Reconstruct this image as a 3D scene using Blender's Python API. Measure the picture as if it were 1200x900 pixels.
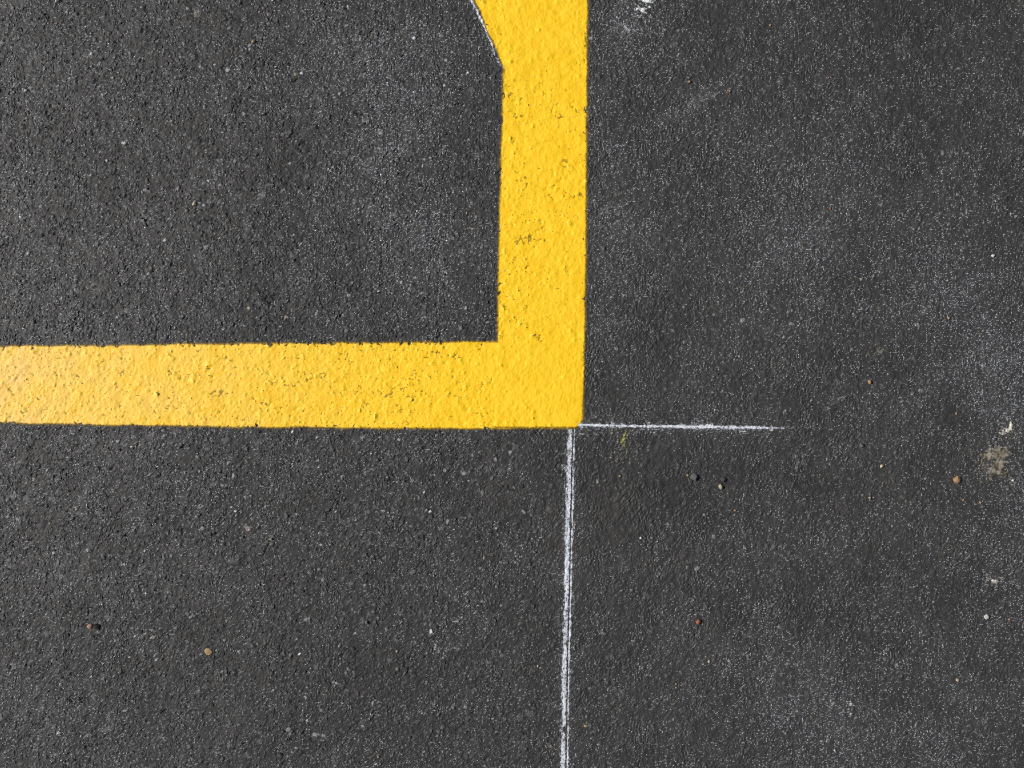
import bpy, math
import numpy as np

for o in list(bpy.data.objects):
    bpy.data.objects.remove(o)
scene = bpy.context.scene
col = scene.collection
R = math.radians
rng = np.random.default_rng(11)

# ------------------------------------------------------------------ camera
# looking straight down at the asphalt from chest height; 1.2 m of ground across the frame
MM = 0.001
CAM_H = 1.30
cam_d = bpy.data.cameras.new('camera')
cam = bpy.data.objects.new('camera', cam_d)
col.objects.link(cam)
cam.location = (0, 0, CAM_H)
cam.rotation_euler = (0, 0, 0)
cam_d.sensor_width = 36.0
cam_d.lens = 36.0 * CAM_H / 1.2
cam_d.clip_start = 0.01
cam_d.clip_end = 2000
scene.camera = cam

# ------------------------------------------------------------------ sky, sun, exposure
SUN_EL = 41.0
SUN_FROM = np.array([-1.0, 0.16])            # the sun stands to the left and a little beyond
SUN_FROM /= np.linalg.norm(SUN_FROM)
world = bpy.data.worlds.new('World')
scene.world = world
world.use_nodes = True
wn = world.node_tree
wn.nodes.clear()
sky = wn.nodes.new('ShaderNodeTexSky')
sky.sky_type = 'NISHITA'
sky.sun_disc = False
sky.sun_elevation = R(SUN_EL)
sky.sun_rotation = math.atan2(SUN_FROM[0], SUN_FROM[1])
bg = wn.nodes.new('ShaderNodeBackground')
bg.inputs['Strength'].default_value = 0.065
wo = wn.nodes.new('ShaderNodeOutputWorld')
wn.links.new(sky.outputs[0], bg.inputs[0])
wn.links.new(bg.outputs[0], wo.inputs[0])

sun_d = bpy.data.lights.new('sun', 'SUN')
sun_d.energy = 4.7
sun_d.angle = R(0.53)
sun_d.color = (1.0, 0.955, 0.89)
sun = bpy.data.objects.new('sun', sun_d)
col.objects.link(sun)
sun.location = (-3, 0.5, 3)
# tilt so that -Z points from the sun to the ground
sd = (-SUN_FROM[0] * math.cos(R(SUN_EL)), -SUN_FROM[1] * math.cos(R(SUN_EL)), -math.sin(R(SUN_EL)))
from mathutils import Vector
sun.rotation_euler = Vector(sd).to_track_quat('-Z', 'Y').to_euler()

vs = scene.view_settings
vs.view_transform = 'Standard'
vs.look = 'None'
vs.exposure = 0.0
vs.gamma = 1.0
vs.use_curve_mapping = False
scene.cycles.use_denoising = False
scene.cycles.use_adaptive_sampling = False
scene.cycles.filter_width = 1.0
scene.cycles.max_bounces = 5
scene.cycles.transparent_max_bounces = 12


# ------------------------------------------------------------------ helpers
def wx(px):                       # a mark measured on the plan (mm grid, origin top left) -> metres
    return (np.asarray(px, float) - 600.0) * MM


def wy(py):
    return (450.0 - np.asarray(py, float)) * MM


def tag(o, label=None, cat=None, group=None, kind=None):
    if label: o['label'] = label
    if cat: o['category'] = cat
    if group: o['group'] = group
    if kind: o['kind'] = kind
    return o


def grf(shape, lx, ly=None, ang=0.0, band=False):
    """random field with correlation lengths lx, ly (in cells), unit deviation"""
    ly = ly or lx
    ky = np.fft.fftfreq(shape[0])[:, None]
    kx = np.fft.rfftfreq(shape[1])[None, :]
    c, s = math.cos(ang), math.sin(ang)
    a = kx * c + ky * s
    b = -kx * s + ky * c
    q = (a * lx) ** 2 + (b * ly) ** 2
    f = np.exp(-q * 9.0)
    if band:
        f *= (1 - np.exp(-q * 14.0))
    w = np.fft.rfft2(rng.standard_normal(shape)) * f
    r = np.fft.irfft2(w, s=shape)
    r -= r.mean()
    return r / r.std()


def blur(a, s):
    """gaussian blur, s in cells"""
    ky = np.fft.fftfreq(a.shape[0])[:, None]
    kx = np.fft.rfftfreq(a.shape[1])[None, :]
    f = np.exp(-2 * (math.pi * s) ** 2 * (kx ** 2 + ky ** 2))
    return np.fft.irfft2(np.fft.rfft2(a) * f, s=a.shape)


def sstep(a, b, x):
    t = np.clip((x - a) / (b - a), 0, 1)
    return t * t * (3 - 2 * t)


def grid_mesh(name, X, Y, Z, mat, attrs=None, colors=None, keep=None, flat=False):
    """one mesh from 2-D arrays of points; keep = mask of vertices, faces with no kept vertex are dropped"""
    ny, nx = Z.shape
    co = np.empty((ny * nx, 3), np.float32)
    co[:, 0] = np.broadcast_to(X, Z.shape).ravel()
    co[:, 1] = np.broadcast_to(Y, Z.shape).ravel()
    co[:, 2] = Z.ravel()
    i = np.arange(ny * nx, dtype=np.int32).reshape(ny, nx)
    q = np.stack([i[:-1, :-1], i[:-1, 1:], i[1:, 1:], i[1:, :-1]], -1).reshape(-1, 4)
    sel = None
    if keep is not None:
        k = keep.ravel()
        q = q[k[q].any(1)]
        used = np.zeros(ny * nx, bool)
        used[q.ravel()] = True
        remap = np.cumsum(used) - 1
        q = remap[q].astype(np.int32)
        co = co[used]
        sel = used
    # faces must look up
    a, b, c = co[q[0, 0]], co[q[0, 1]], co[q[0, 2]]
    if np.cross(b - a, c - b)[2] < 0:
        q = q[:, ::-1]
    me = bpy.data.meshes.new(name)
    me.vertices.add(len(co))
    me.vertices.foreach_set('co', co.ravel())
    me.loops.add(q.size)
    me.loops.foreach_set('vertex_index', np.ascontiguousarray(q).ravel())
    me.polygons.add(len(q))
    me.polygons.foreach_set('loop_start', np.arange(0, q.size, 4, dtype=np.int32))
    me.update(calc_edges=True)
    for k, v in (attrs or {}).items():
        v = np.broadcast_to(v, Z.shape).ravel()
        if sel is not None: v = v[sel]
        at = me.attributes.new(k, 'FLOAT', 'POINT')
        at.data.foreach_set('value', v.astype(np.float32))
    for k, v in (colors or {}).items():
        v = v.reshape(-1, 3)
        if sel is not None: v = v[sel]
        c4 = np.ones((len(v), 4), np.float32)
        c4[:, :3] = v
        at = me.attributes.new(k, 'FLOAT_COLOR', 'POINT')
        at.data.foreach_set('color', c4.ravel())
    if flat:
        me.shade_flat()
    me.materials.append(mat)
    o = bpy.data.objects.new(name, me)
    col.objects.link(o)
    return o


class NT:
    """small node-tree writer"""
    def __init__(self, name):
        self.m = bpy.data.materials.new(name)
        self.m.use_nodes = True
        self.t = self.m.node_tree
        self.t.nodes.clear()
        self.out = self.n('ShaderNodeOutputMaterial')
        self.geo = self.n('ShaderNodeTexCoord')

    def n(self, typ, **kw):
        nd = self.t.nodes.new(typ)
        for k, v in kw.items():
            setattr(nd, k, v)
        return nd

    def put(self, sock, v):
        if isinstance(v, bpy.types.NodeSocket):
            self.t.links.new(v, sock)
        elif v is not None:
            sock.default_value = v

    def math(self, op, a, b=None, c=None, clamp=False):
        nd = self.n('ShaderNodeMath', operation=op, use_clamp=clamp)
        self.put(nd.inputs[0], a)
        if b is not None: self.put(nd.inputs[1], b)
        if c is not None: self.put(nd.inputs[2], c)
        return nd.outputs[0]

    def attr(self, name, what='Fac'):
        nd = self.n('ShaderNodeAttribute', attribute_name=name)
        return nd.outputs[what]

    def noise(self, scale, detail=3.0, rough=0.55):
        nd = self.n('ShaderNodeTexNoise')
        self.put(nd.inputs['Vector'], self.geo.outputs['Object'])
        nd.inputs['Scale'].default_value = scale
        nd.inputs['Detail'].default_value = detail
        nd.inputs['Roughness'].default_value = rough
        return nd.outputs['Fac']

    def voro(self, scale, feature='F1', dims='2D'):
        nd = self.n('ShaderNodeTexVoronoi', feature=feature, voronoi_dimensions=dims)
        self.put(nd.inputs['Vector'], self.geo.outputs['Object'])
        nd.inputs['Scale'].default_value = scale
        return nd

    def ramp(self, v, lo, hi, a=0.0, b=1.0, smooth=True):
        nd = self.n('ShaderNodeMapRange', interpolation_type='SMOOTHSTEP' if smooth else 'LINEAR')
        self.put(nd.inputs['Value'], v)
        self.put(nd.inputs['From Min'], lo)
        self.put(nd.inputs['From Max'], hi)
        self.put(nd.inputs['To Min'], a)
        self.put(nd.inputs['To Max'], b)
        return nd.outputs[0]

    def mix(self, f, a, b, mode='MIX'):
        nd = self.n('ShaderNodeMix', data_type='RGBA', blend_type=mode)
        self.put(nd.inputs['Factor'], f)
        for s, v in ((nd.inputs[6], a), (nd.inputs[7], b)):
            if isinstance(v, tuple): v = (*v, 1.0) if len(v) == 3 else v
            self.put(s, v)
        return nd.outputs[2]

    def bump(self, h, strength, dist, normal=None):
        nd = self.n('ShaderNodeBump')
        self.put(nd.inputs['Strength'], strength)
        self.put(nd.inputs['Distance'], dist)
        self.put(nd.inputs['Height'], h)
        if normal is not None: self.put(nd.inputs['Normal'], normal)
        return nd.outputs[0]

    def surf(self, color, rough, spec, normal=None, alpha=None):
        p = self.n('ShaderNodeBsdfPrincipled')
        if isinstance(color, tuple): color = (*color, 1.0)
        self.put(p.inputs['Base Color'], color)
        self.put(p.inputs['Roughness'], rough)
        self.put(p.inputs['Specular IOR Level'], spec)
        if normal is not None: self.put(p.inputs['Normal'], normal)
        if alpha is not None: self.put(p.inputs['Alpha'], alpha)
        self.t.links.new(p.outputs[0], self.out.inputs['Surface'])
        return self.m


# ------------------------------------------------------------------ the asphalt relief
PITCH = 1.15 * MM
HX, HY = 0.625, 0.472
NX = int(2 * HX / PITCH) + 1
NY = int(2 * HY / PITCH) + 1
gx = -HX + np.arange(NX) * PITCH
gy = -HY + np.arange(NY) * PITCH
GX, GY = np.meshgrid(gx, gy)
PX = GX / MM + 600.0
PY = 450.0 - GY / MM
SH = (NY, NX)
mm = 1.0 / 1.15                                  # cells per millimetre

# where the newer smooth sealing lies: right of the upright stripe, feathering out below it
warp = grf(SH, 40 * mm) * 26
seal = sstep(560, 740, PX + warp) * (1 - 0.12 * sstep(500, 900, PY))
seal = np.clip(seal + 0.10 * grf(SH, 18 * mm), 0, 1)

# worn greyish areas where the grit shows through
wear = 0.29 + 0.03 * grf(SH, 60 * mm) + 0.045 * grf(SH, 18 * mm) + 0.05 * grf(SH, 7 * mm) + 0.05 * grf(SH, 3 * mm)
for (cx, cy, sx, sy, an, am) in [
        (815, 120, 42, 10, -0.55, 0.42), (840, 150, 26, 18, 0.2, 0.16), (925, 300, 60, 55, 0.5, 0.26),
        (960, 220, 70, 60, 0.2, 0.12), (1090, 330, 75, 60, 0.3, 0.22), (1170, 430, 60, 80, 0.0, 0.30),
        (1140, 250, 80, 60, 0, 0.10), (1180, 600, 50, 70, 0.0, 0.16), (960, 850, 60, 60, 0, 0.22),
        (1090, 870, 80, 40, 0, 0.18), (900, 760, 60, 50, 0.6, 0.14), (455, 170, 45, 110, 0.25, 0.30),
        (500, 290, 45, 60, 0, 0.26), (405, 60, 60, 60, 0, 0.22), (120, 90, 60, 50, 0, 0.06),
        (20, 330, 40, 90, 0, 0.10), (720, 290, 40, 110, 0.1, 0.10), (1050, 120, 120, 60, 0, 0.08),
        (735, 40, 32, 30, 0.5, 0.26), (720, 170, 20, 40, 0, 0.06),
        (660, 560, 160, 90, 0, -0.12), (330, 430, 120, 50, 0, -0.10), (760, 600, 80, 90, 0, -0.14),
        (500, 740, 200, 110, 0, -0.10), (760, 440, 60, 60, 0, -0.10)]:
    c, s = math.cos(an), math.sin(an)
    a = (PX - cx) * c + (PY - cy) * s
    b = -(PX - cx) * s + (PY - cy) * c
    wear += 1.3 * am * np.exp(-(a / sx) ** 2 - (b / sy) ** 2)
wear = np.clip(wear, 0, 1)

H = (0.16 * grf(SH, 5 * mm) + 0.10 * grf(SH, 2.0 * mm) + 0.05 * grf(SH, 1.0)) * MM
H += 0.5 * MM * grf(SH, 90 * mm)                  # the slow waviness of a rolled surface
VAL = np.zeros(SH)                                # stone brightness: 0 = binder
TINT = np.zeros(SH)
HBASE = H.copy()


def stamp(n, rmin, rmax, zlo, zhi, K, tilt, bright, where=None, power=2.0):
    """press n angular stones into the relief (heights by maximum, colour of the topmost stone)"""
    global H
    cx = rng.uniform(K, NX - K - 1, n)
    cy = rng.uniform(K, NY - K - 1, n)
    if where is not None:
        k = rng.random(n) < where[cy.astype(int), cx.astype(int)]
        cx, cy = cx[k], cy[k]
        n = len(cx)
    r = (rmin + (rmax - rmin) * rng.random(n) ** power) * mm
    z = rng.uniform(zlo, zhi, n) * MM
    tx, ty = rng.normal(0, tilt, n) * PITCH, rng.normal(0, tilt, n) * PITCH
    half = K // 2
    o = np.arange(-half, half + 1)
    ix = np.round(cx).astype(int)
    iy = np.round(cy).astype(int)
    dx = (ix - cx)[:, None, None] + o[None, None, :] + np.zeros((1, K, 1))
    dy = (iy - cy)[:, None, None] + o[None, :, None] + np.zeros((1, 1, K))
    d = np.zeros(dx.shape)
    a0 = rng.uniform(0, 6.28, n)
    for k in range(5):
        an = a0 + k * 6.283 / 5 + rng.uniform(-0.4, 0.4, n)
        rr = r * rng.uniform(0.65, 1.15, n)
        d = np.maximum(d, (dx * np.cos(an)[:, None, None] + dy * np.sin(an)[:, None, None]) / rr[:, None, None])
    idx = (iy[:, None, None] + o[None, :, None]) * NX + ix[:, None, None] + o[None, None, :]
    base = HBASE.ravel()[(iy * NX + ix)]
    h = (base + z)[:, None, None] + tx[:, None, None] * dx + ty[:, None, None] * dy
    h -= np.maximum(0, d - 0.7) * 1.6 * MM
    ok = d < 1.25
    hf = H.ravel()
    idx, h = idx[ok], h[ok]
    np.maximum.at(hf, idx, h)
    v = np.broadcast_to(bright(n)[:, None, None], ok.shape)[ok]
    core = (d < 0.95)[ok] & (h >= hf[idx] - 1e-9)
    VAL.ravel()[idx[core]] = v[core]
    t = np.broadcast_to(rng.random(n)[:, None, None], ok.shape)[ok]
    TINT.ravel()[idx[core]] = t[core]
    H = hf.reshape(SH)


def br_small(n):
    u = rng.random(n)
    v = np.abs(rng.normal(0, 0.16, n))
    v = np.where(u > 0.88, rng.uniform(0.3, 0.8, n), v)
    v = np.where(u > 0.97, rng.uniform(0.9, 2.6, n), v)
    v = np.where(u > 0.9985, rng.uniform(3.5, 6.0, n), v)
    return v


def br_big(n):
    return np.abs(rng.normal(0.25, 0.2, n))


unsealed = 1 - 0.62 * seal
stamp(1100, 2.6, 5.2, -0.15, 0.40, 13, 0.06, br_big, unsealed)
stamp(34000, 1.3, 2.9, -0.40, 0.60, 7, 0.24, br_small, unsealed)
stamp(190000, 0.7, 1.5, -0.45, 0.62, 5, 0.42, br_small, unsealed)
# deeper voids between the stones
pit = grf(SH, 1.7 * mm) + 0.45 * grf(SH, 12 * mm)
H -= 1.0 * MM * sstep(1.75, 2.9, pit) * (1 - 0.5 * seal)
# a short crevice in the open texture below the level stripe
_q = np.hypot(*[a - b for a, b in ((PX, 312.8 - 4.4 * np.clip((PY - 643) / 9, -1, 1)), (PY, np.clip(PY, 634, 652)))])
H -= 0.9 * MM * np.exp(-(_q / 1.3) ** 2)
# sealed part: slurry levels the stones, the squeegee leaves leathery diagonal ridges
mixa = sstep(-0.6, 0.6, grf(SH, 10 * mm))
mixb = sstep(-0.3, 0.9, grf(SH, 16 * mm))
ridge = grf(SH, 1.1 * mm, 2.2 * mm, ang=-0.75, band=True) * mixa + grf(SH, 1.1 * mm, 1.9 * mm, ang=0.05, band=True) * (1 - mixa)
ridge = ridge * (1 - 0.6 * mixb) + grf(SH, 1.6 * mm, band=True) * 0.7 * mixb
ridge2 = grf(SH, 0.9 * mm, band=True)
amp = 0.75 + 0.5 * np.clip(grf(SH, 9 * mm), -1.2, 2)
Hs = blur(H, 0.62) * 0.80 + MM * 0.17 * amp * (np.clip(ridge, -0.9, 1.6) + 0.6 * ridge2) + MM * 0.15 * np.clip(grf(SH, 3.2 * mm, band=True), -1.0, 2.2) + 0.07 * MM * rng.standard_normal(SH)
H = H * (1 - seal) + Hs * seal
VAL *= (1 - 0.45 * seal)
H -= blur(H, 60).mean()
fade = sstep(0, 0.012, HX - np.abs(GX)) * sstep(0, 0.012, HY - np.abs(GY))
H *= fade
VAL *= fade * 0.92

# colour of the surface itself
binder = np.array([0.0292, 0.0279, 0.0259])
grey = np.array([0.165, 0.166, 0.168])
tan = np.array([0.21, 0.175, 0.125])
t = (TINT > 0.965)[..., None]
stone = np.where(t, tan, grey)
mot = np.clip(1 + 0.07 * grf(SH, 30 * mm) + 0.06 * grf(SH, 6 * mm), 0.7, 1.4)[..., None]
COL = binder * (0.80 + 0.25 * seal)[..., None] * mot + stone * VAL[..., None] * 0.70
COL += (np.array([0.020, 0.021, 0.0225]) * (wear ** 1.5)[..., None])
COL = np.clip(COL, 0.008, 0.85)


def sample(A, x, y):
    """bilinear look-up on the fine grid, 0 outside"""
    x = np.asarray(x, float); y = np.asarray(y, float)
    fx = np.clip((x + HX) / PITCH, 0, NX - 1.001)
    fy = np.clip((y + HY) / PITCH, 0, NY - 1.001)
    i, j = fx.astype(int), fy.astype(int)
    u, v = fx - i, fy - j
    r = (A[j, i] * (1 - u) * (1 - v) + A[j, i + 1] * u * (1 - v) + A[j + 1, i] * (1 - u) * v + A[j + 1, i + 1] * u * v)
    ins = (np.abs(x) <= HX) & (np.abs(y) <= HY)
    return np.where(ins, r, 0.0)


# ---- asphalt material
def asphalt_material():
    m = NT('asphalt')
    base = m.attr('stone_colour', 'Color')
    wearA, fine, sealA = m.attr('wear'), m.attr('relief'), m.attr('sealing')
    out = m.math('SUBTRACT', 1.0, fine)
    # sand grains of about a millimetre, denser where the surface is worn
    v1 = m.voro(640.0)
    sep = m.n('ShaderNodeSeparateColor')
    m.put(sep.inputs[0], v1.outputs['Color'])
    dens = m.math('MULTIPLY_ADD', wearA, 0.55, -0.02)
    thr = m.math('SUBTRACT', 1.0, dens)
    on = m.ramp(sep.outputs[0], m.math('SUBTRACT', thr, 0.02), m.math('ADD', thr, 0.06))
    dot = m.ramp(v1.outputs['Distance'], 0.28, 0.52, 1.0, 0.0)
    gfac = m.math('MULTIPLY', m.math('MULTIPLY', on, dot), m.math('MULTIPLY_ADD', m.math('POWER', sep.outputs[1], 2.0), 0.80, 0.20))
    warm = m.ramp(sep.outputs[2], 0.93, 0.96)
    gcol = m.mix(warm, (0.40, 0.425, 0.46), (0.40, 0.30, 0.19))  # bluish grey grains: the sky's reflection is put into their colour
    c = m.mix(gfac, base, gcol)
    # rare quartz glints, their sparkle put into the colour as bright dots
    v2 = m.voro(260.0)
    sp2 = m.n('ShaderNodeSeparateColor')
    m.put(sp2.inputs[0], v2.outputs['Color'])
    q = m.math('MULTIPLY', m.math('MULTIPLY', m.ramp(m.math('MULTIPLY_ADD', m.math('SUBTRACT', wearA, 0.35), 0.026, sp2.outputs[0]), 0.992, 0.999), m.math('SUBTRACT', 1.0, m.math('MULTIPLY', sealA, 0.8))),
               m.ramp(v2.outputs['Distance'], m.math('MULTIPLY', sp2.outputs[1], 0.18), m.math('MULTIPLY_ADD', sp2.outputs[1], 0.22, 0.08), 1.0, 0.0))
    c = m.mix(q, c, (0.68, 0.70, 0.74))
    # beyond the modelled relief the stones are carried by the material
    v3 = m.voro(330.0)
    sp3 = m.n('ShaderNodeSeparateColor')
    m.put(sp3.inputs[0], v3.outputs['Color'])
    k3 = m.math('MULTIPLY', m.ramp(sp3.outputs[0], 0.72, 1.0, 0.0, 0.35), out)
    c = m.mix(k3, c, (0.15, 0.158, 0.17))
    n1 = m.noise(1500.0, 2.0)
    c = m.mix(1.0, c, m.mix(1.0, (0.62, 0.62, 0.62), m.ramp(n1, 0.25, 0.75, 0.0, 0.76, False), 'ADD'), 'MULTIPLY')
    hgt = m.math('ADD', m.math('MULTIPLY', n1, 0.35), m.math('MULTIPLY', gfac, 0.8))
    hout = m.math('MULTIPLY', m.math('ADD', m.math('MULTIPLY', v3.outputs['Distance'], -2.2), m.noise(300.0, 4.0, 0.7)), out)
    nrm = m.bump(hgt, 0.55, 0.00035)
    nrm = m.bump(hout, 0.8, 0.00070, nrm)
    rough = m.math('ADD', m.math('MULTIPLY', sealA, -0.06), m.ramp(n1, 0.3, 0.7, 0.52, 0.72))
    return m.surf(c, rough, 0.38, nrm)


# one sheet: fine cells in the middle, ever larger ones out to the horizon
def grow(edge):
    s, x, r = PITCH, edge, []
    k = 1.10
    while x < 400.0:
        s *= k
        k = min(k * 1.010, 1.9)
        x += s
        r.append(x)
    return np.array(r)


ex, ey = grow(gx[-1]), grow(gy[-1])
AX = np.concatenate([gx[0] - (ex - gx[-1])[::-1], gx, ex])
AY = np.concatenate([gy[0] - (ey - gy[-1])[::-1], gy, ey])
bx_, by_ = len(ex), len(ey)


def pad(A, fill):
    r = np.full((len(AY), len(AX)) + A.shape[2:], fill, float) if A.ndim == 2 else \
        np.broadcast_to(np.asarray(fill, float), (len(AY), len(AX), 3)).copy()
    r[by_:by_ + NY, bx_:bx_ + NX] = A
    return r


# outside the relief the surface keeps the mean colour, sealing and wear of the part it adjoins
seal_out = np.pad(blur(seal, 12 * mm), ((by_, by_), (bx_, bx_)), mode='edge')
seal_all = seal_out.copy()
seal_all[by_:by_ + NY, bx_:bx_ + NX] = seal
mean_open = COL[seal < 0.3].mean(0) * 0.88
mean_seal = COL[seal > 0.7].mean(0) * 0.92
col_all = mean_open * (1 - seal_out)[..., None] + mean_seal * seal_out[..., None]
col_all[by_:by_ + NY, bx_:bx_ + NX] = COL * fade[..., None] + \
    col_all[by_:by_ + NY, bx_:bx_ + NX] * (1 - fade)[..., None]
wear_all = pad(wear * fade + wear.mean() * (1 - fade), float(wear.mean()))
asph = grid_mesh('asphalt', AX[None, :], AY[:, None], pad(H, 0.0), asphalt_material(),
                 attrs={'wear': wear_all, 'relief': pad(fade, 0.0), 'sealing': seal_all},
                 colors={'stone_colour': col_all}, flat=True)
tag(asph, 'dark grey asphalt pavement with fine grit', kind='structure')


# ------------------------------------------------------------------ yellow paint
def yellow_material():
    m = NT('yellow_paint')
    cov, coat = m.attr('coverage'), m.attr('coat')
    n = m.noise(900.0, 2.0, 0.6)
    nb = m.noise(28.0, 4.0, 0.6)
    edge = m.math('ADD', cov, m.math('MULTIPLY_ADD', n, 2.4, -1.2))
    alpha = m.math('MAXIMUM', m.ramp(edge, -3.1, 1.3), m.attr('lap'))
    thin = m.math('MAXIMUM', m.ramp(edge, -0.8, 1.9, 0.0, 1.0), m.attr('lap'))
    pallor_mix = m.math('MULTIPLY', m.attr('dust'), m.ramp(nb, 0.30, 0.75, 0.35, 1.0))
    c = m.mix(m.ramp(nb, 0.3, 0.7), (0.89, 0.525, 0.005), (0.91, 0.560, 0.009))
    c = m.mix(pallor_mix, c, (0.82, 0.53, 0.20))
    grime = m.ramp(m.noise(420.0, 5.0, 0.75), 0.52, 0.80, 0.0, 0.38)
    c = m.mix(m.math('MULTIPLY', grime, m.ramp(coat, 0.0, 1.0, 1.0, 0.35)), c, (0.62, 0.36, 0.02))
    c = m.mix(m.math('MULTIPLY', m.math('SUBTRACT', 1.0, thin), 0.80), c, (0.125, 0.085, 0.008))  # olive where the paint thins; shade in the pits is coloured in too
    nrm = m.bump(m.noise(900.0, 3.0, 0.65), 0.45, 0.0003)
    return m.surf(c, m.ramp(nb, 0.3, 0.7, 0.50, 0.66), 0.38, nrm, alpha)


YEL = yellow_material()
SURF = H.copy()                                   # the top surface, coats included


def stations(a, b, far_a, far_b, step):
    """points from a to b every step, growing outwards to far_a / far_b"""
    n = max(2, int(abs(b - a) / step))
    mid = np.linspace(a, b, n)
    sg = np.sign(b - a)
    lo, hi, s = [], [], step
    x = a
    while far_a is not None and sg * (x - far_a) > 0:
        s = min(s * 1.12, 0.05); x -= sg * s; lo.append(x)
    s, x = step, b
    while far_b is not None and sg * (far_b - x) > 0:
        s = min(s * 1.12, 0.05); x += sg * s; hi.append(x)
    return np.concatenate([lo[::-1], mid, hi])


PITSRC = H - blur(H, 3.2 * mm)
crack = np.minimum(grf(SH, 0.75 * mm, 2.6 * mm, ang=0.5), grf(SH, 0.75 * mm, 2.3 * mm, ang=-0.45))
crack = np.minimum(crack, grf(SH, 2.4 * mm, 0.8 * mm))
PITSRC = 0.55 * PITSRC / np.sqrt(blur(PITSRC ** 2, 12 * mm)) + 1.25 * crack + 0.42 * grf(SH, 16 * mm, 3.5 * mm) + 0.30 * grf(SH, 5 * mm)
PITCUT = np.quantile(PITSRC, 0.150)


def paint(name, X, Y, sdf, thick, pitcut, coat, dust, parent, relief=0.50, lap=0.0):
    """a coat of paint over the grid X, Y; sdf = millimetres inside the painted outline"""
    global SURF
    sm = blur(SURF, 1.3)
    s0 = sample(SURF, X, Y)
    z = relief * s0 + (1 - relief) * sample(sm, X, Y)
    z = z + (0.025 * grf(X.shape, 1.7) + 0.06 * grf(X.shape, 0.75) + 0.06 * coat * grf(X.shape, 1.0, 2.6)) * MM * sstep(-1, 2, sdf)
    z = np.maximum(z + thick * MM, s0 + 0.5 * thick * MM)
    pits = sample(PITSRC, X, Y)
    deep = np.clip((pitcut - pits) * 5.5, 0, 3.9) if pitcut is not None else 0.0
    hp = sample(H - blur(H, 2.2), X, Y) / MM          # the edge breaks over the stones
    sdf = sdf + np.clip(hp * 1.4, -1.1, 0.8) * sstep(5.0, 1.0, sdf)
    cov = np.minimum(sdf, 4.0) - deep
    cov = np.where(sdf < 1.0, np.minimum(cov, sdf), cov)
    k = sstep(-2.0, 1.0, cov)
    z = z * k + (s0 + 0.03 * MM) * (1 - k)
    o = grid_mesh(name, X, Y, z, YEL, attrs={'coverage': cov, 'coat': coat, 'dust': dust, 'lap': lap}, keep=cov > -3.6)
    o.parent = parent
    return o


def lay(inside, thick):
    """raise the top surface where a coat has gone down (so the next coat lies over it)"""
    global SURF
    sm = blur(SURF, 1.2)
    z = np.maximum(0.5 * SURF + 0.5 * sm + thick * MM, SURF + 0.5 * thick * MM)
    SURF = np.where(inside, z, SURF)


def wob(n, length, amp, seed_len=None):
    return grf((1, n), length).ravel() * amp if n > 8 else np.zeros(n)


line = bpy.data.objects.new('yellow_line', None)
col.objects.link(line)
line.empty_display_size = 0.1
line.location = (0, 0, 0)
tag(line, 'wide yellow painted parking line turning a square corner on the asphalt', 'road marking')

# the level stripe
ys = 0.82 * MM
us = stations(float(wx(-6)), float(wx(690)), -2.2, None, ys)
pu = us / MM + 600
top = np.interp(pu, [-1600, 0, 150, 300, 450, 582, 700], [411, 406.2, 404.6, 402.8, 401.6, 400.2, 399.2])
bot = np.interp(pu, [-1600, 0, 80, 150, 300, 450, 600, 690], [491, 495.3, 497.0, 498.4, 500.6, 501.6, 501.8, 500.8])
top = top + wob(len(us), 14, 0.35)
bot = bot + wob(len(us), 14, 0.35)
nv = 132
tv = np.linspace(0, 1, nv)[:, None]
PYl = (top - 5)[None, :] * (1 - tv) + (bot + 5)[None, :] * tv
Xl = np.broadcast_to(us[None, :], PYl.shape).copy()
Yl = wy(PYl)
PXl = Xl / MM + 600
sdf = np.minimum(np.minimum(PYl - top, bot - PYl), 681.5 - PXl)
corner = np.hypot(np.maximum(PXl - 670.5, 0), np.maximum(PYl - (bot - 11), 0))
sdf = np.where((PXl > 670.5) & (PYl > bot - 11), 11 - corner, sdf)
pallor_l = sstep(560, -40, PXl) * 0.55 + 0.30 * sstep(110, -10, PXl)  # paler and more tan towards the left end
o1 = paint('stripe', Xl, Yl, sdf, 0.28, PITCUT, 0.0, pallor_l, line)
o1['label'] = 'pitted level yellow stripe paling towards its left end'
topg = np.interp(PX, pu, top); botg = np.interp(PX, pu, bot)
lay((PY > topg) & (PY < botg) & (PX < 682), 0.28)

# the upright stripe, its end lapping over the level one at the corner
vsn = stations(float(wy(506)), float(wy(-6)), None, 2.4, ys)
pv = 450 - vsn / MM
left = np.interp(pv, [-1900, 0, 80, 140, 200, 300, 400, 520], [597, 590.5, 590.0, 588.6, 586.8, 584.6, 582.8, 581.5])
right = np.interp(pv, [-1900, 0, 120, 250, 400, 470, 500], [690, 688.0, 687.6, 686.6, 684.8, 683.4, 682.4])
left = left + wob(len(vsn), 14, 0.3)
right = right + wob(len(vsn), 14, 0.3)
th = np.linspace(0, 1, 136)[None, :]
PXv = (left - 5)[:, None] * (1 - th) + (right + 5)[:, None] * th
Yv = np.broadcast_to(vsn[:, None], PXv.shape).copy()
PYv = 450 - Yv / MM
Xv = wx(PXv)
sdf = np.minimum(np.minimum(PXv - left[:, None], right[:, None] - PXv), 500.6 - PYv)
corner = np.hypot(np.maximum(PXv - (right[:, None] - 11), 0), np.maximum(PYv - 489.6, 0))
sdf = np.where((PXv > right[:, None] - 11) & (PYv > 489.6), 11 - corner, sdf)
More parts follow.
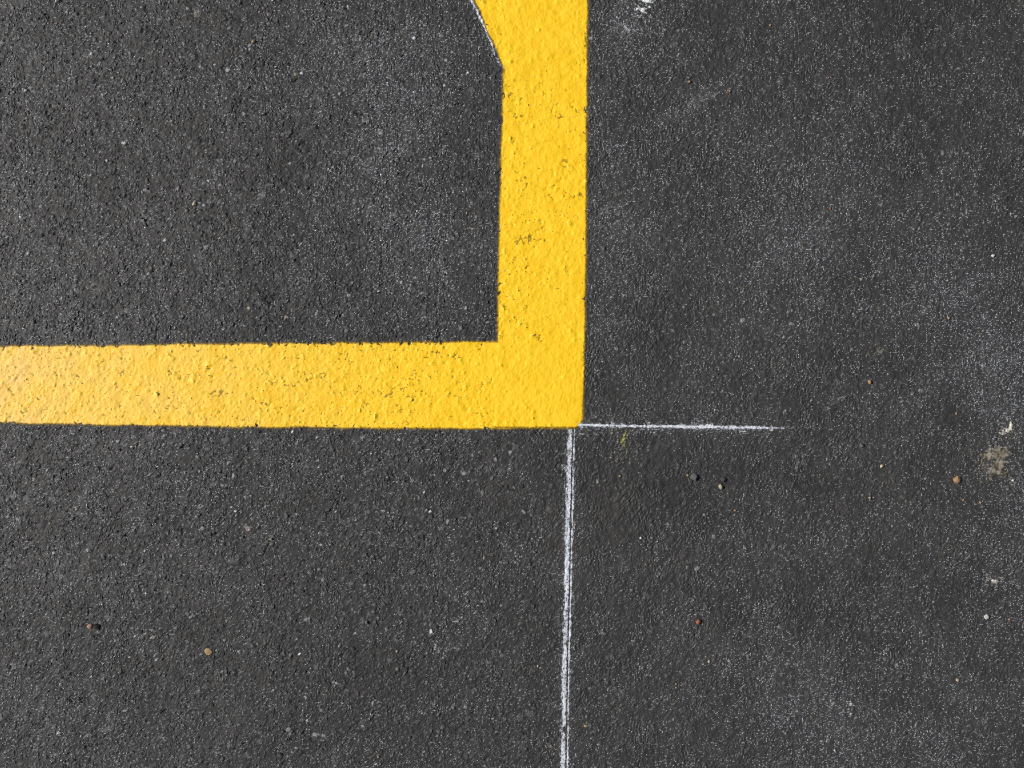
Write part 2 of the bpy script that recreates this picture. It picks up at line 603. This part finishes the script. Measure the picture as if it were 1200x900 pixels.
# over the first coat the pits are nearly all filled
fill = sstep(398, 402, PYv)
pc = PITCUT - 0.10 - 1.7 * fill
SURF_low = SURF
paint('stripe', Xv, Yv, sdf, 0.26, pc, fill, 0.0, line, relief=0.40, lap=sstep(400.5, 402, PYv) * sstep(-1, 1, 499.5 - PYv) * sstep(-1, 1, 679 - PXv) * (PYv > 401))
lg = np.interp(PY, pv[::-1], left[::-1]); rg = np.interp(PY, pv[::-1], right[::-1])
lay((PX > lg) & (PX < rg) & (PY < 500.6), 0.26)

# the slanting stripe that joins from the upper left and laps over the upright one
A = np.array([589.6, 77.0]); dvec = np.array([-33.4, -77.0]); dvec /= np.linalg.norm(dvec)
nvec = np.array([-dvec[1], dvec[0]])                       # towards the right
us3 = stations(-0.075, 0.20, None, 2.0, ys)
cross = np.linspace(-5, 103, 130)[None, :]
W3 = 100.0
PXd = A[0] + dvec[0] * us3[:, None] / MM + nvec[0] * cross
PYd = A[1] + dvec[1] * us3[:, None] / MM + nvec[1] * cross
edge_l = wob(len(us3), 12, 0.3)[:, None]
sdf = np.minimum(np.minimum(cross - edge_l, W3 - cross), us3[:, None] / MM + 14 + 3 * np.sin(cross / 13))
rr = np.interp(PYd, pv[::-1], right[::-1])
sdf = np.minimum(sdf, rr - PXd)
ll = np.interp(PYd, pv[::-1], left[::-1])
sdf = np.where(PYd > 77, np.minimum(sdf, PXd - ll), sdf)
o3 = paint('slanted_stripe', wx(PXd), wy(PYd), sdf, 0.24, PITCUT - 1.8, 1.0, 0.0, line, relief=0.40,
      lap=np.where((PXd > ll + 2) & (PXd < rr - 3), 1.0, 0.0))
o3['label'] = 'smooth unpitted yellow stripe slanting in from the upper left'


# ------------------------------------------------------------------ white guide lines
def white_material():
    m = NT('white_chalk')
    cov = m.attr('coverage')
    n = m.noise(1300.0, 2.0, 0.7)
    a = m.ramp(m.math('ADD', cov, m.math('MULTIPLY_ADD', n, 1.5, -0.75)), 0.08, 1.25)
    c = m.mix(m.ramp(cov, 0.2, 1.1), (0.33, 0.345, 0.38), (0.60, 0.62, 0.66))
    return m.surf(c, 0.8, 0.2, m.bump(n, 0.4, 0.0003), a)


WHITE = white_material()


def white_line(name, p0, p1, halo, profile, label, far0=None, far1=None, bend=0.0, step=0.55):
    p0, p1 = np.array(p0, float), np.array(p1, float)
    L = np.linalg.norm(p1 - p0)
    d = (p1 - p0) / L
    nn = np.array([-d[1], d[0]])
    u = stations(0.0, L * MM, -far0 if far0 else None, (L * MM + far1) if far1 else None, step * MM) / MM
    v = np.arange(-halo, halo + 0.01, 0.45)
    U, V = np.meshgrid(u, v, indexing='ij')
    wv = grf((1, len(u)), 60).ravel() * 0.25
    Px = p0[0] + d[0] * U + nn[0] * (V + wv[:, None] + bend * np.sin(np.pi * np.clip(U / L, 0, 1)))
    Py = p0[1] + d[1] * U + nn[1] * (V + wv[:, None] + bend * np.sin(np.pi * np.clip(U / L, 0, 1)))
    X, Y = wx(Px), wy(Py)
    s0 = sample(SURF, X, Y)
    hp = sample(SURF - blur(SURF, 2.5), X, Y) / MM
    cov = profile(U, V, L) + np.clip(hp * 0.9, -0.35, 0.25)
    cov += 0.15 * grf(U.shape, 1.2, 8.0) + 0.20 * grf(U.shape, 1.2) + 0.04 * grf(U.shape, 8, 30)
    z = s0 + 0.10 * MM
    o = grid_mesh(name, X, Y, z, WHITE, attrs={'coverage': cov}, keep=cov > -0.05)
    return tag(o, label, 'guide line')


def prof_upright(U, V, L):
    # V > 0 is the left side of the line (direction of travel is downwards)
    a = np.exp(-(np.abs(V - 1.6) / 2.9) ** 3) * 0.84
    b = np.exp(-((V + 3.6) / 1.1) ** 2) * 0.85
    gap = np.exp(-((V + 2.0) / 0.55) ** 2) * 0.60 * (1 - 0.4 * sstep(250, 330, U))
    hole = np.exp(-(((U - 352) / 3.2) ** 2 + ((V - 0.8) / 2.0) ** 2)) * 1.5
    fuzz = 0.27 * np.exp(-(V / 6.5) ** 2)
    return np.maximum(a, b) - gap + fuzz - hole - 0.05


white_line('chalk_line', (669.6, 502.6), (660.6, 900), 10, prof_upright,
           'double white chalk line running down from the yellow corner', far1=1.2)


def prof_level(U, V, L):
    w = 1.4 + 0.55 * sstep(60, 150, U) - 0.9 * sstep(190, 240, U)
    tail = 1 - sstep(200, 275, U)
    a = np.exp(-(np.abs(V) / w) ** 2.2) * 0.98
    fuzz = 0.40 * np.exp(-((V - 1.2) / 5.5) ** 2)
    return (a + fuzz) * tail - 0.12 - 0.2 * (1 - tail)


white_line('chalk_line', (677.5, 497.6), (930, 502.0), 12, prof_level,
           'short white chalk line running right from the yellow corner', bend=0.0)


def prof_slant(U, V, L):
    a = np.exp(-(np.abs(V) / 1.55) ** 2.4) * (1.0 - 0.55 * sstep(30, 88, U) - 0.5 * sstep(78, 92, U))
    return a - 0.06 + 0.12 * np.exp(-(V / 4) ** 2)


white_line('chalk_line', (552.6, 0), (589.5, 82), 6, prof_slant,
           'thin white chalk line along the slanting yellow edge', far0=0.6)


# ------------------------------------------------------------------ stains and spatters lying on the asphalt
def film_material(name, col_a, col_b, scale, rough=0.85):
    m = NT(name)
    cov = m.attr('coverage')
    n = m.noise(scale, 3.0, 0.65)
    a = m.ramp(m.math('ADD', cov, m.math('MULTIPLY_ADD', n, 1.2, -0.6)), 0.10, 0.95)
    c = m.mix(m.ramp(m.noise(scale * 0.35, 3.0), 0.38, 0.62), col_a, col_b)
    return m.surf(c, rough, 0.25, m.bump(n, 0.4, 0.0004), a)


def film(name, x0, y0, x1, y1, fcov, mat, label, cat, step=0.6, lift=0.10, bulge=0.0):
    U, V = np.meshgrid(np.arange(x0, x1, step), np.arange(y0, y1, step))
    X, Y = wx(U), wy(V)
    hp = sample(SURF - blur(SURF, 2.5), X, Y) / MM
    c = fcov(U, V)
    cov = c + np.clip(hp * 0.8, -0.3, 0.3) + 0.16 * grf(U.shape, 1.6)
    z = sample(SURF, X, Y) + lift * MM + bulge * MM * np.clip(c, 0, 1.2)
    o = grid_mesh(name, X, Y, z, mat, attrs={'coverage': cov}, keep=cov > -0.1)
    return tag(o, label, cat)


def blobs(lst, base=-0.12):
    def f(U, V):
        r = np.full(U.shape, base)
        for (cx, cy, sx, sy, an, am) in lst:
            c, s = math.cos(an), math.sin(an)
            a = (U - cx) * c + (V - cy) * s
            b = -(U - cx) * s + (V - cy) * c
            r = r + am * np.exp(-(a / sx) ** 2 - (b / sy) ** 2)
        return r
    return f


F_WHITE = film_material('white_spatter', (0.62, 0.67, 0.68), (0.80, 0.82, 0.80), 900)
F_BROWN = film_material('brown_stain', (0.15, 0.125, 0.075), (0.25, 0.22, 0.18), 300)
F_CREAM = film_material('cream_dropping', (0.50, 0.46, 0.36), (0.78, 0.75, 0.66), 700)
F_GREEN = film_material('yellow_scuff', (0.40, 0.38, 0.06), (0.33, 0.34, 0.08), 900)
F_TAN = film_material('tan_smudge', (0.18, 0.165, 0.12), (0.15, 0.14, 0.11), 800)

film('paint_spatter', 722, -14, 782, 40,
     blobs([(757, 0, 6.5, 3.2, 0.2, 1.5), (751, 12, 6.5, 5.5, 0, 0.72), (735, 9.5, 1.8, 1.8, 0, 0.9),
            (761, 8, 2.5, 2.0, 0, 0.5), (736, 34, 5, 3, 0.6, 0.35), (722, 20, 4, 2, 0.9, 0.35)]),
     F_WHITE, 'small white paint spatter at the top edge right of the yellow line', 'paint spot')
def stain_cover(U, V):
    def ring(cx, cy, r, w, am, ax=1.0):
        return am * np.exp(-((np.hypot((U - cx) / ax, V - cy) - r) / w) ** 2)
    base = blobs([(1166, 536, 15, 18, 0.2, 0.42), (1181, 527, 9, 9, 0.3, 0.18)])(U, V)
    r = ring(1160, 541, 9, 2.2, 0.55) * sstep(528, 536, V) + ring(1164.5, 557.5, 5.5, 1.8, 0.6) * sstep(1172, 1164, U)
    r = r + ring(1150, 541, 24, 3.2, 0.6) * sstep(524, 532, V) * sstep(560, 552, V) * (U > 1160)
    r = r + ring(1163, 545, 18, 2.4, 0.45) * (V < 536) + ring(1164, 536, 5, 1.6, 0.35)
    return base + r + 0.22 * grf(U.shape, 4.0, 2.0)


film('stain', 1136, 506, 1196, 572, stain_cover,
     F_BROWN, 'brownish grey stain near the right edge below the white dropping', 'stain')
film('dropping', 1160, 488, 1196, 520,
     blobs([(1184, 500.5, 1.9, 4.6, 0.15, 1.6), (1178, 505.5, 5.5, 3.6, -0.4, 0.95), (1168, 504, 5, 1.6, 0.4, 0.42),
            (1172, 519, 5, 1.3, 0.15, 0.35), (1190, 514, 5, 2, 0.5, 0.3)]),
     F_CREAM, 'small cream white dropping near the right edge above the brown stain', 'dropping', bulge=0.8)
film('paint_scuff', 722, 500, 744, 538,
     blobs([(733.5, 505, 1.2, 2.2, 0.3, 0.55), (731.5, 510, 1.6, 4.2, 0.45, 0.75), (730.5, 515, 1.4, 2.4, -0.2, 0.6),
            (731.5, 522, 1.2, 4.5, 0.0, 0.55), (732, 531, 0.9, 2.5, -0.2, 0.5)]),
     F_GREEN, 'thin greenish yellow scuff under the short level chalk line', 'scuff')
film('smudge', 1018, 398, 1044, 424,
     blobs([(1030, 410, 6, 6, 0, 0.62), (1033, 413, 3, 3, 0, 0.25)]),
     F_TAN, 'faint tan smudge right of the corner, above the short chalk line', 'smudge')
film('smudge', 1152, 668, 1180, 692,
     blobs([(1166, 680.5, 4.5, 2.2, 0.5, 0.9), (1170, 676.5, 5, 1.3, 0.15, 0.6), (1160, 680, 3, 1.5, 0.2, 0.3)]),
     F_CREAM, 'small pinkish white smudge by the right edge well below the stain', 'smudge')


F_ROSY = film_material('rosy_dust', (0.24, 0.20, 0.185), (0.34, 0.30, 0.29), 900)
film('smudge', 278, 606, 304, 632,
     blobs([(289, 618, 4.5, 4.5, 0, 0.62), (292, 621, 6, 3, 0.6, 0.30), (286, 615, 2, 2, 0, 0.3)]),
     F_ROSY, 'faint pinkish grey smudge left of centre below the level stripe', 'smudge')


# ------------------------------------------------------------------ loose stones
def stone_material(name, c, rough=0.75):
    m = NT(name)
    n = m.noise(900.0, 3.0, 0.7)
    cc = m.mix(m.ramp(n, 0.35, 0.7), tuple(v * 0.72 for v in c), tuple(min(0.9, v * 1.2) for v in c))
    return m.surf(cc, rough, 0.35, m.bump(n, 0.5, 0.0003))


SM = {k: stone_material(k + '_stone', tuple(v * 0.72 for v in c)) for k, c in dict(
    cream=(0.62, 0.52, 0.34), orange=(0.50, 0.30, 0.15), tan=(0.44, 0.31, 0.15), red=(0.36, 0.115, 0.07),
    grey=(0.15, 0.145, 0.14), dark=(0.055, 0.053, 0.05), black=(0.012, 0.012, 0.012), white=(0.74, 0.75, 0.76),
    pink=(0.46, 0.26, 0.18), pale=(0.56, 0.60, 0.52), rosy=(0.22, 0.175, 0.16)).items()}


def ico(sub):
    import bmesh
    bm = bmesh.new()
    bmesh.ops.create_icosphere(bm, subdivisions=sub, radius=1.0)
    v = np.array([x.co[:] for x in bm.verts])
    f = [[q.index for q in p.verts] for p in bm.faces]
    bm.free()
    return v, f


ICO_V, ICO_F = ico(2)


def pebble(px, py, dia, tall, kind, label, name='pebble', elong=1.0, ang=0.0, sink=0.28, group=None):
    v = ICO_V.copy()
    for _ in range(13):                          # chip flat faces off the ball
        d = rng.standard_normal(3); d /= np.linalg.norm(d)
        cut = rng.uniform(0.62, 0.90)
        h = v @ d
        v -= np.maximum(0, h - cut)[:, None] * d[None, :]
    v *= 1 + rng.normal(0, 0.06, (len(v), 1))
    v[:, 0] *= elong
    v[:, 1] /= elong
    r = dia * 0.5 * MM * (1.15 if dia > 3.6 else 1.0)
    c, s = math.cos(ang), math.sin(ang)
    P = np.empty_like(v)
    P[:, 0] = (v[:, 0] * c - v[:, 1] * s) * r
    P[:, 1] = (v[:, 0] * s + v[:, 1] * c) * r
    P[:, 2] = v[:, 2] * tall * 0.5 * MM
    me = bpy.data.meshes.new(name)
    me.from_pydata([tuple(p) for p in P], [], ICO_F)
    me.shade_flat()
    me.materials.append(SM[kind])
    o = bpy.data.objects.new(name, me)
    col.objects.link(o)
    x, y = float(wx(px)), float(wy(py))
    gs = sample(SURF, x + np.array([-1, 0, 1, 0, 0]) * MM, y + np.array([0, 0, 0, 1, -1]) * MM)
    o.location = (x, y, float(0.35 * gs.mean() + 0.65 * gs.max()) + tall * MM * (0.5 - sink))
    return tag(o, label, 'pebble', group)


P = pebble
P(227.5, 239, 5.0, 5, 'cream', 'cream pebble beside a round grey stone in the upper left asphalt')
P(297.5, 49.5, 4.6, 5, 'orange', 'small orange pebble near the top, left half of the picture')
P(106.0, 734, 6.2, 5, 'pink', 'pinkish chip touching a round black spot at lower left', elong=1.15)
P(114.2, 734, 7.0, 4, 'black', 'round black spot touching a pinkish chip at lower left')  # near-black rounded form set against the chip's right side
P(244.6, 763.5, 9.0, 3, 'tan', 'flat tan stone right of the black spot at lower left', sink=0.4)
P(317.6, 631.5, 3.6, 3.5, 'cream', 'tiny cream pebble right of the faint pinkish smudge')
P(813.5, 559, 8.0, 7, 'grey', 'round grey pebble below the short level chalk line')
P(805.8, 556.8, 3.2, 3, 'tan', 'tiny tan pebble just left of the round grey pebble')
P(847.2, 562, 6.2, 5.5, 'dark', 'dark grey pebble just above a cream pebble')
P(844.2, 570.4, 5.2, 5, 'cream', 'cream pebble just below a dark grey pebble', elong=0.92)
P(861.2, 598, 3.0, 3, 'orange', 'tiny orange pebble below and right of the cream and dark grey pair')
P(818.4, 728.4, 6.0, 5.5, 'red', 'brick red pebble in the lower right asphalt')
P(830.9, 775.3, 3.6, 3, 'cream', 'tiny pale yellow pebble below the brick red one')
P(792.4, 801.6, 2.6, 2.5, 'tan', 'speck sized tan pebble low between chalk line and brick red pebble')
P(1120.0, 561.8, 8.4, 7, 'orange', 'largest orange tan pebble left of the brown stain', elong=1.08)
P(1018.8, 447.3, 4.8, 4.5, 'orange', 'small orange pebble right of and above the short chalk line', elong=0.85)
P(1033.0, 546.0, 4.2, 4.0, 'cream', 'small cream pebble between the short chalk line and the brown stain', elong=1.15, ang=0.6)
P(1009.2, 522.0, 5.0, 5, 'grey', 'small grey pebble just past the tip of the short chalk line')
P(1018.6, 583.2, 3.4, 3, 'tan', 'tiny tan pebble straight below the grey and cream ones')
P(1128.4, 586.3, 3.2, 3, 'orange', 'tiny orange pebble just under the largest orange tan pebble')
P(1148.6, 588.8, 3.4, 3, 'tan', 'tiny tan pebble under the brown stain')
P(1120.5, 484.4, 3.0, 2.5, 'orange', 'tiny orange pebble left of the white dropping')
P(1155.3, 722.4, 6.0, 4, 'pale', 'round pale greenish pebble near the right edge low down', sink=0.35)
P(1182.6, 726.0, 3.2, 3.4, 'pink', 'tiny pink pebble right of the pale greenish one')
P(1121.8, 796.6, 4.2, 3.4, 'cream', 'small cream pebble at far lower right')
P(1163.5, 299.8, 4.2, 4, 'white', 'small white pebble in the worn upper right asphalt')
P(1111.5, 373.0, 3.2, 3, 'orange', 'tiny orange pebble in the worn asphalt below the small white one')
P(972.8, 244.3, 3.2, 3.2, 'red', 'tiny red pebble in the upper right asphalt')
P(807.6, 96.2, 3.0, 3, 'orange', 'tiny orange pebble right of the yellow line above the pale smear')
P(855.0, 107.0, 2.8, 2.6, 'orange', 'tiny orange pebble at the upper right end of the pale smear')
P(902.6, 30.0, 2.8, 2.5, 'tan', 'tiny tan pebble close to the top edge, right half')
P(970.4, 91.8, 2.6, 3.4, 'pink', 'tiny pinkish pebble with dark shadow in the top right asphalt')
P(726.3, 558.0, 3.0, 2.6, 'tan', 'tiny tan pebble right of the upright chalk line')
P(750.6, 630.4, 3.2, 2.6, 'white', 'tiny white pebble right of the upright chalk line at its middle')
P(686.6, 850.6, 3.8, 2.4, 'tan', 'tiny tan chip beside the lower end of the upright chalk line', elong=1.25)
P(645.6, 873.6, 2.8, 2.6, 'orange', 'tiny orange pebble left of the lower end of the upright chalk line')
P(630.2, 780.8, 2.8, 2.6, 'cream', 'tiny cream pebble left of the upright chalk line')
P(465.0, 763.4, 3.2, 3, 'cream', 'tiny cream pebble in the lower middle asphalt')
P(429.6, 729.5, 4.4, 4.2, 'grey', 'small grey pebble in the lower middle asphalt')
P(443.2, 887.0, 3.0, 2.6, 'orange', 'tiny orange pebble at the bottom edge')
P(132.5, 91.5, 3.4, 3.2, 'cream', 'tiny cream orange pebble in the top left asphalt')
P(66.5, 27.8, 2.4, 2.2, 'orange', 'tiny orange pebble in the top left corner')
P(30.2, 106.2, 3.8, 3, 'white', 'bright white pebble near the left edge, upper half')
P(485.4, 45.2, 4.0, 3, 'white', 'bright white pebble left of the slanting chalk line')
P(125.0, 188.2, 3.4, 2.6, 'white', 'bright white pebble below and right of the white one near the left edge')
P(134.6, 289.4, 3.0, 2.4, 'white', 'tiny white pebble above the paler end of the level stripe')
P(978.3, 879.2, 3.2, 2.6, 'white', 'bright white pebble near the bottom edge, right half')
P(1186.4, 562.8, 3.6, 2.6, 'white', 'tiny white pebble at the right edge beside the brown stain')
